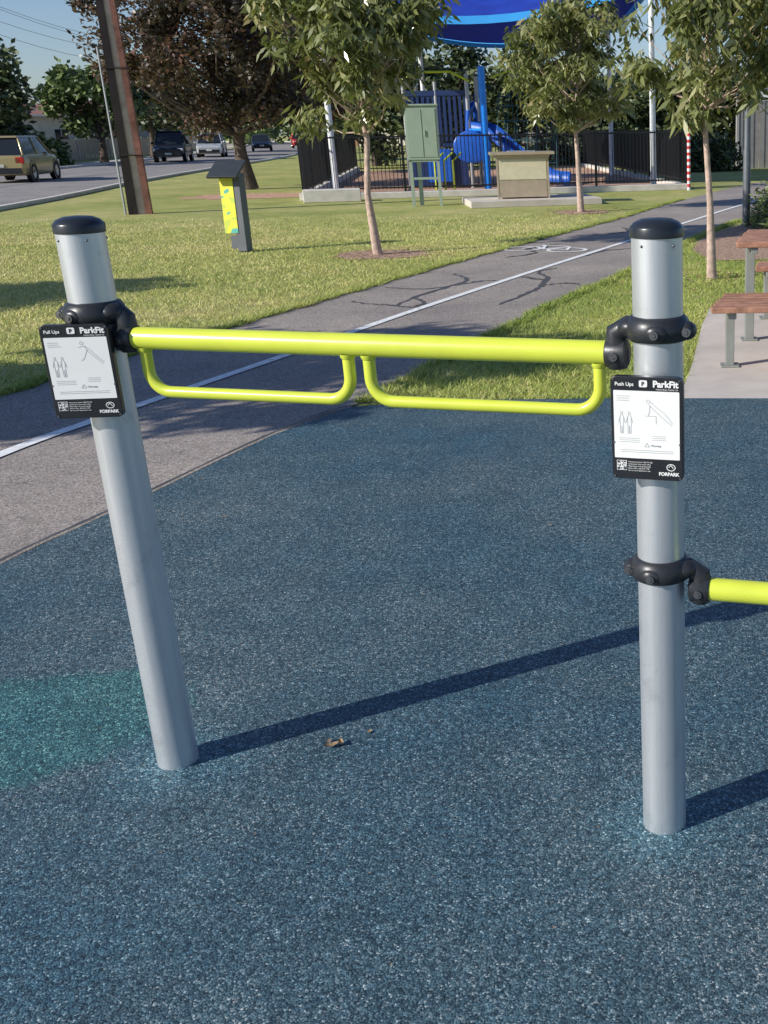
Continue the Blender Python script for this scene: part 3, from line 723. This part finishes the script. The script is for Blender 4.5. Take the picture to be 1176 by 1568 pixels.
# ------------------------------------------------------------------ electrical cabinet, barbecue
cb=empty('electrical_cabinet',(-5.05,25.4,0),math.radians(10))
mb=MB(); mb.box((0,0,1.55),(.70,.40,1.12)); mb.box((0,0,2.13),(.76,.46,.04)); mb.build('cabinet_box',M['green'],cb,False,.01)
mb=MB(); mb.box((0,-.205,1.55),(.62,.012,1.0)); mb.box((.0,-.216,1.55),(.006,.01,.98)); mb.box((.06,-.22,1.55),(.025,.03,.12)); mb.build('doors',M['green'],cb,False,.004)
mb=MB()
for x in (-.3,.3): 
    for y in (-.15,.15): mb.box((x,y,.5),(.06,.06,1.0))
mb.box((0,-.15,.6),(.6,.05,.05)); mb.box((0,.0,.97),(.66,.36,.04)); mb.box((-.12,-.05,.5),(.09,.09,.95)); mb.build('stand',M['green'],cb)
bb=empty('barbecue',(-2.9,25.5,.14),math.radians(10))
mb=MB(); mb.box((0,0,.46),(1.1,.62,.84)); mb.build('body',M['beige'],bb,False,.01)
mb=MB(); mb.box((0,0,.96),(1.42,.85,.06)); mb.box((0,0,.90),(1.2,.7,.06)); mb.build('bench_top',M['tan'],bb,False,.006)
mb=MB(); mb.box((0,.02,1.0),(.6,.5,.02)); mb.build('hotplate',M['galv'],bb)
mb=MB(); 
for x in (-.56,.56): mb.box((x,-.3,.46),(.04,.06,.92))
mb.box((0,-.322,.88),(1.08,.02,.05)); mb.build('frame',M['tan'],bb,False,.003)
mb=MB(); mb.box((0,-.318,.62),(1.04,.02,.42)); mb.build('upper_panel',M['beige'],bb,False,.003)
mb=MB(); mb.box((0,-.318,.21),(1.04,.02,.36)); mb.build('lower_panel',M['tan'],bb,False,.003)

# ------------------------------------------------------------------ trees
tree('young_tree',(-3.78,15.27),[(0,0,0),(-.06,0,.8),(.0,.02,1.5),(-.08,0,2.1),(-.1,0,2.9),(-.05,0,3.7)],.05,(.0,0,2.9),(1.16,1.1,1.32),90,.27,7200,.18,.055,M['lf_young'],M['bark'],.10,.75,60,.42)
tree('young_tree',(-1.43,22.7),[(0,0,0),(-.03,0,1),(-.06,0,1.8),(.05,0,2.6),(.1,0,3.8)],.055,(-.15,0,3.0),(1.25,1.2,1.45),95,.30,7600,.19,.06,M['lf_young'],M['bark'],.3,.75,60,.4)
tree('young_tree',(.654,12.2),[(0,0,0),(-.02,0,.8),(-.07,0,1.5),(-.08,0,2.2),(.0,0,3.2)],.045,(.0,0,2.66),(.97,.95,1.05),76,.25,5200,.18,.052,M['lf_young'],M['bark'],.2,.8,55,.55)
tree('street_tree',(-8.0,4.7),[(0,0,0),(0,0,1.2),(.05,0,2.2),(0,0,4)],.09,(0,0,3.2),(1.7,1.7,1.2),110,.40,15000,.19,.08,M['lf_mid'],M['bark'],.2,.7,60,.35)
tree('street_tree',(-12.3,8.6),[(0,0,0),(0,0,1.2),(.05,0,2.2),(0,0,4)],.08,(0,0,3.1),(1.3,1.3,1.2),70,.36,7000,.19,.08,M['lf_mid'],M['bark'],.2,.7,50,.35)
tree('purple_leaf_tree',(-12.2,34.3),[(0,0,0),(-.1,0,1.0),(-.15,.1,2.0),(.1,0,3.4),(0,0,5.6)],.22,(-.3,0,4.5),(3.5,3.0,2.8),165,.62,26000,.19,.10,M['lf_plum'],M['barkd'],.15,.3,90,.28)
tree('purple_leaf_tree',(-13.5,46),[(0,0,0),(.1,0,1.2),(.2,.1,2.4),(0,0,5.5)],.25,(0,0,4.9),(3.6,3,2.7),110,.7,13000,.26,.14,M['lf_plum'],M['barkd'],.2,.3,60,.3)
for i,(x,y,h,r,m) in enumerate([(-36,62,6.2,3.0,'lf_dark'),(-33.5,70,5.8,2.6,'lf_mid'),(-36.5,84,7.5,3.2,'lf_dark'),(-42,100,8,3.6,'lf_mid'),(-30,104,7.5,3.8,'lf_dark'),(-26.5,90,6,3.0,'lf_mid'),(-19.5,66,5.6,2.6,'lf_dark'),(-33,125,8,4,'lf_dark'),(-45,66,7.5,3.4,'lf_mid'),(-24,120,9,5,'lf_mid')]):
    tree('street_tree',(x,y),[(0,0,0),(.1,0,h*.25),(0,0,h*.5),(0,0,h*.8)],.2,(0,0,h*.62),(r,r,h*.38),60,r*.28,5500,.42,.26,M[m],M['barkd'],.2,.2,20,.3)
for i,(x,y,h,r) in enumerate([(-13.5,56,5.4,2.8),(-9.5,58,5.8,3.1),(-5.5,55,5.2,3.0),(-2.0,57,4.6,2.8),(1.6,56,4.2,2.4),(5.2,58,4.4,3)]):
    tree('park_tree',(x,y),[(0,0,0),(.1,0,h*.2),(0,0,h*.5),(0,0,h*.8)],.2,(0,0,h*.55),(r,r,h*.45),60,r*.28,5500,.38,.22,M['lf_dark'],M['barkd'],.15,.2,20,.2)
tree('park_tree',(6.6,52),[(0,0,0),(.1,0,1.5),(0,0,3),(0,0,4.6)],.2,(0,0,3.6),(2.2,2.6,1.7),50,.6,4500,.3,.18,M['lf_mid'],M['barkd'],.15,.2,20,.2)
def shrub(name,c,r,n,m,L=.1,W=.05):
    g=rng.normal(size=(n,3)); g/=np.linalg.norm(g,axis=1)[:,None]; g[:,2]=np.abs(g[:,2])
    p=np.array([c[0],c[1],0])+g*np.array(r)*(rng.random(n)[:,None]**.35)*(1+.15*np.sin(g[:,:1]*9+g[:,1:2]*7))
    leaf_obj(name,p,L,W,M[m],None,-.2)
shrub('garden_shrub',(2.15,18.7),(.55,.7,.75),2600,'lf_mid',.13,.03)
shrub('garden_shrub',(2.75,20.6),(.6,.7,.65),2000,'lf_mid',.13,.03)
shrub('garden_shrub',(2.0,16.9),(.3,.35,.4),1200,'lf_mid',.12,.025)
shrub('hedge',(1.6,43),(1.8,.9,1.5),4500,'lf_dark',.22,.13)
shrub('hedge',(-2.5,53),(3.5,1,1.8),5000,'lf_dark',.26,.16)
shrub('garden_shrub',(-35.5,66),(2,1.6,1.7),2500,'lf_mid',.35,.2)
pts=[];sh=[]
for i in range(260):
    x=-140+i*1.1+rng.uniform(-1,1); y=150+rng.uniform(-8,30)+(20 if x<-30 else 0); h=rng.uniform(3.5,8)
    k=100; g=rng.normal(size=(k,3)); g/=np.linalg.norm(g,axis=1)[:,None]
    pts.append(np.array([x,y,h*.5])+g*np.array([3.2,3,h*.5])*rng.random(k)[:,None]**.4); sh.append(rng.random(k)*.6+rng.uniform(0,.4))
leaf_obj('distant_trees',np.concatenate(pts),1.3,.9,M['lf_mid'],None,.1,np.concatenate(sh))

# ------------------------------------------------------------------ houses, fences
def house(name,loc,rot,w,dp,h,wallm,roofm,rh=1.8):
    e=empty(name,loc,rot); mb=MB(); mb.box((0,0,h/2),(w,dp,h)); mb.build('walls',M[wallm],e)
    o=.5; mb=MB(); vs=[(-w/2-o,-dp/2-o,h+.003),(w/2+o,-dp/2-o,h+.003),(w/2+o,dp/2+o,h+.003),(-w/2-o,dp/2+o,h+.003),(-w/2+dp*.4,0,h+rh),(w/2-dp*.4,0,h+rh)]
    mb.add(vs,[(3,2,1,0),(0,1,5,4),(2,3,4,5),(1,2,5),(3,0,4)]); mb.build('hip_roof',M[roofm],e)
    mb=MB(); fr=MB()
    for sx in (-.32,.05,.34):
        mb.box((w*sx,-dp/2-.012,1.5),(1.3,.03,1.1)); 
        for dx in (-.68,0,.68): fr.box((w*sx+dx,-dp/2-.03,1.5),(.06,.04,1.24))
        for dz in (-.59,.59): fr.box((w*sx,-dp/2-.034,1.5+dz),(1.42,.04,.06))
        mb.box((w/2+.012,dp*sx,1.5),(.03,1.1,1.1))
    mb.build('windows',M['window'],e); fr.build('window_frames',M['whitep'],e)
    mb=MB(); mb.box((-.1*w,-dp/2-.02,1.03),(.9,.05,2.04)); mb.build('door',M['wood'],e)
    mb=MB(); 
    for sy in (-1,1): mb.box((0,sy*(dp/2+o+.04),h-.05),(w+2*o,.1,.12))
    mb.build('gutter',M['whitep'],e)
    return e
house('brick_house',(-47,78,0),math.radians(78),13,9,3.0,'wallcream','roofred',1.5)
house('rendered_house',(-40.5,62,0),math.radians(78),9,8,3.1,'wallcream','roofgrey',1.2)
house('rendered_house',(-54,110,0),math.radians(75),13,9,3.0,'wallgrey','roofred')
house('brick_house',(-34,140,0),math.radians(5),14,9,3.2,'wallcream','roofgrey')
house('rendered_house',(11,62,0),math.radians(4),14,9,3.0,'wallgrey','roofgrey')
def panel_fence(name,pts,h,m,sp_=.2):
    e=empty(name); mb=MB(); po=MB()
    for i in range(len(pts)-1):
        a=Vector((*pts[i],0));b=Vector((*pts[i+1],0));d_=b-a;u=d_.normalized();rt=Matrix.Rotation(math.atan2(u.y,u.x),3,'Z')
        n=int(d_.length/sp_)
        for k in range(n): mb.box(a+u*(k+.5)*d_.length/n+Vector((0,0,h/2))+(Vector((-u.y,u.x,0))*(.012 if k%2 else -.012)),(d_.length/n*.96,.02,h),rt)
        kk=int(d_.length/2.4)
        for k in range(kk+1): po.box(a+u*k*d_.length/kk+Vector((0,0,h/2+.04)),(.1,.1,h+.08),rt)
        po.box((a+b)/2+Vector((0,0,h+.02)),(d_.length,.06,.04),rt)
    mb.build('panels',M[m],e); po.build('posts',M['wallgrey'],e)
prop=[(x-5,y-.6) for x,y in rf_s if 30<y<150]
panel_fence('property_fence',[p for p in prop],1.35,'fencegrey',.3)
panel_fence('metal_fence',[(3.4,45),(6,45.6),(16,47)],2.5,'fencegrey',.22)
panel_fence('property_fence',[(-20,131),(6,128),(40,120)],1.8,'fencegrey',.6)

# ------------------------------------------------------------------ vehicles
def wheel_set(e,xs,tw,r):
    t=MB();h=MB()
    for x in xs:
        for sy in (-1,1):
            y=sy*tw; rt=Matrix.Rotation(math.pi/2,3,'X')
            t.lathe((x,y,r),[(r*.62,-.11),(r*.9,-.115),(r,-.08),(r,.08),(r*.9,.115),(r*.62,.11)],24,rt)
            h.lathe((x,y,r),[(.001,.07),(r*.2,.09),(r*.6,.10),(r*.62,.11)],16,rt); h.lathe((x,y,r),[(.001,-.07),(r*.2,-.09),(r*.6,-.10),(r*.62,-.11)],16,rt)
    t.build('tyres',M['tyre'],e,True); h.build('wheels',M['chrome'],e,True)
def loft(mb,secs):
    n=len(secs[0]); vs=[p for s in secs for p in s]; fs=[]
    for i in range(len(secs)-1):
        for k in range(n):
            k2=(k+1)%n; fs.append((i*n+k,i*n+k2,(i+1)*n+k2,(i+1)*n+k))
    fs.append(tuple(range(n))[::-1]); fs.append(tuple((len(secs)-1)*n+k for k in range(n))); mb.add(vs,fs)
def car(name,loc,rot,color,kind='suv'):
    e=empty(name,loc,rot); pm=simple('car_paint',color,.22,.35,.03)
    L_={'suv':4.5,'ute':5.2,'car':4.4,'van':4.8}[kind]; W_=1.82; bt={'suv':.98,'ute':1.05,'car':.90,'van':1.0}[kind]; rt_={'suv':1.62,'ute':1.80,'car':1.45,'van':1.85}[kind]
    hl=L_/2; r=.34 if kind!='ute' else .39; g0=.24 if kind!='ute' else .34
    def sec(x,zb,zt,w):
        y=w/2; return [(x,-y*.94,zb),(x,-y,zb+.12),(x,-y,zt-.16),(x,-y*.93,zt),(x,y*.93,zt),(x,y,zt-.16),(x,y,zb+.12),(x,y*.94,zb)]
    mb=MB(); S=[sec(-hl,.42,bt-.12,W_*.86),sec(-hl+.12,g0+.05,bt-.02,W_*.96),sec(-hl+.6,g0,bt,W_),sec(0,g0,bt,W_),sec(hl-1.3,g0,bt,W_),sec(hl-.5,g0,bt-.08,W_*.98),sec(hl-.12,g0+.06,bt-.2,W_*.92),sec(hl,.42,bt-.3,W_*.8)]
    loft(mb,S); mb.build('body',pm,e,True,.03)
    if kind=='ute': gx=(-.5,.0,.75,1.25)
    elif kind=='car': gx=(-1.7,-1.0,.35,1.15)
    else: gx=(-hl+.12,-hl+.45,.45,1.2)
    gl=MB(); y0_=W_*.46;y1_=W_*.37
    gl.hexa([(gx[0],-y0_,bt-.02),(gx[3],-y0_,bt-.02),(gx[3],y0_,bt-.02),(gx[0],y0_,bt-.02),(gx[1],-y1_,rt_-.05),(gx[2],-y1_,rt_-.05),(gx[2],y1_,rt_-.05),(gx[1],y1_,rt_-.05)])
    gl.build('windows',M['glass'],e,False,.02)
    rf=MB(); rf.box(((gx[1]+gx[2])/2,0,rt_-.02),(gx[2]-gx[1]+.16,y1_*2+.06,.07),None,(.92,.9))
    for sy in (-1,1):
        for a,b in ((gx[0],gx[1]),(gx[3],gx[2])): rf.tube([(a,sy*(y0_+.005),bt-.03),(b,sy*(y1_+.005),rt_-.04)],.04,8)
        xm=(gx[0]+gx[3])/2; rf.tube([(xm,sy*(y0_+.012),bt-.03),(xm,sy*(y1_+.012),rt_-.04)],.03,6)
        rf.ell((gx[3]-.15,sy*(W_/2+.1),bt+.06),(.08,.11,.08))
    rf.build('roof_and_pillars',pm,e,True,.015)
    if kind=='ute':
        tr_=MB(); tr_.box((-1.6,-.84,bt+.1),(1.9,.05,.25)); tr_.box((-1.6,.84,bt+.1),(1.9,.05,.25)); tr_.box((-hl+.1,0,bt+.1),(.06,1.7,.25)); tr_.build('tray_sides',pm,e,False,.01)
        tr_=MB(); tr_.tube([(-.75,-.75,bt),(-.75,-.7,rt_-.1),(-.75,.7,rt_-.1),(-.75,.75,bt)],.035,8); tr_.build('sports_bar',M['blk'],e)
    wheel_set(e,(-hl+.85,hl-.85),W_/2-.10,r)
    a=MB()
    for x in (-hl+.85,hl-.85):
        for sy in (-1,1): a.lathe((x,sy*(W_/2-.02),r+.02),[(r+.02,-.03),(r+.09,-.03),(r+.09,.03),(r+.02,.03)],24,Matrix.Rotation(math.pi/2,3,'X'))
    a.box((hl-.02,0,.42),(.08,1.4,.2)); a.box((-hl+.03,0,.42),(.08,1.5,.2)); a.build('arches_and_grille',M['blackpl'],e)
    l=MB(); l.box((-hl+.05,-.72,bt-.2),(.1,.3,.22)); l.box((-hl+.05,.72,bt-.2),(.1,.3,.22)); l.build('tail_lights',M['lightr'],e,False,.02)
    l=MB(); l.box((hl-.1,-.66,bt-.32),(.14,.34,.14)); l.box((hl-.1,.66,bt-.32),(.14,.34,.14)); l.build('head_lights',M['lightw'],e,False,.02)
    l=MB(); l.box((hl+.03,0,.5),(.02,.37,.11)); l.box((-hl-.02,0,.6),(.03,.37,.11)); l.build('plates',M['plate'],e)
car('parked_car',(-24.1,43.5,.006),math.radians(102),(.42,.34,.17),'suv')
car('parked_ute',(-29.7,71.2,.006),math.radians(-74),(.02,.022,.025),'ute')
car('parked_car',(-32.2,84,.006),math.radians(-74),(.6,.61,.62),'suv')
car('parked_car',(-37.0,109,.006),math.radians(-71),(.10,.12,.14),'car')
car('parked_car',(-38.5,126,.006),math.radians(-71),(.6,.04,.03),'suv')

# ------------------------------------------------------------------ light
az=Vector((.86,.512,0)).normalized(); el=math.radians(29)
ldir=Vector((az.x*math.cos(el),az.y*math.cos(el),-math.sin(el)))
sun=bpy.data.lights.new('sun','SUN'); sun.energy=5; sun.angle=math.radians(.5); sun.color=(1,.955,.87)
so=bpy.data.objects.new('sun',sun); col.objects.link(so); so.rotation_mode='QUATERNION'; so.rotation_quaternion=ldir.to_track_quat('-Z','Y'); so.location=(-20,-12,20)
w=bpy.data.worlds.new('World'); scene.world=w; w.use_nodes=True; nt=w.node_tree
sky=nt.nodes.new('ShaderNodeTexSky'); sky.sky_type='NISHITA'; sky.sun_disc=False; sky.sun_elevation=el
sky.sun_rotation=math.atan2(-az.x,-az.y)%(2*math.pi); sky.air_density=1.0; sky.dust_density=.4; sky.ozone_density=1.2
tint=nt.nodes.new('ShaderNodeMix'); tint.data_type='RGBA'; tint.blend_type='MULTIPLY'; tint.inputs[0].default_value=1; tint.inputs[7].default_value=(.86,.98,1.28,1)
nt.links.new(sky.outputs[0],tint.inputs[6])
bg=nt.nodes['Background']; nt.links.new(tint.outputs[2],bg.inputs[0]); bg.inputs[1].default_value=.09

# ------------------------------------------------------------------ camera
th=math.radians(19.54); cam=bpy.data.cameras.new('camera'); co_=bpy.data.objects.new('camera',cam); col.objects.link(co_)
R_0=Vector((1,0,0)); F=Vector((0,math.cos(th),-math.sin(th))); U_0=Vector((0,math.sin(th),math.cos(th)))
Rr=(R_0-.015*U_0).normalized(); Uu=(U_0+.015*R_0).normalized(); B=-F
co_.matrix_world=Matrix(((Rr.x,Uu.x,B.x,0),(Rr.y,Uu.y,B.y,0),(Rr.z,Uu.z,B.z,1.6),(0,0,0,1)))
cam.sensor_fit='VERTICAL'; cam.sensor_height=24; cam.sensor_width=18; cam.lens=1660/1568*24
cam.shift_x=-417/1568; cam.clip_start=.05; cam.clip_end=2000
scene.camera=co_
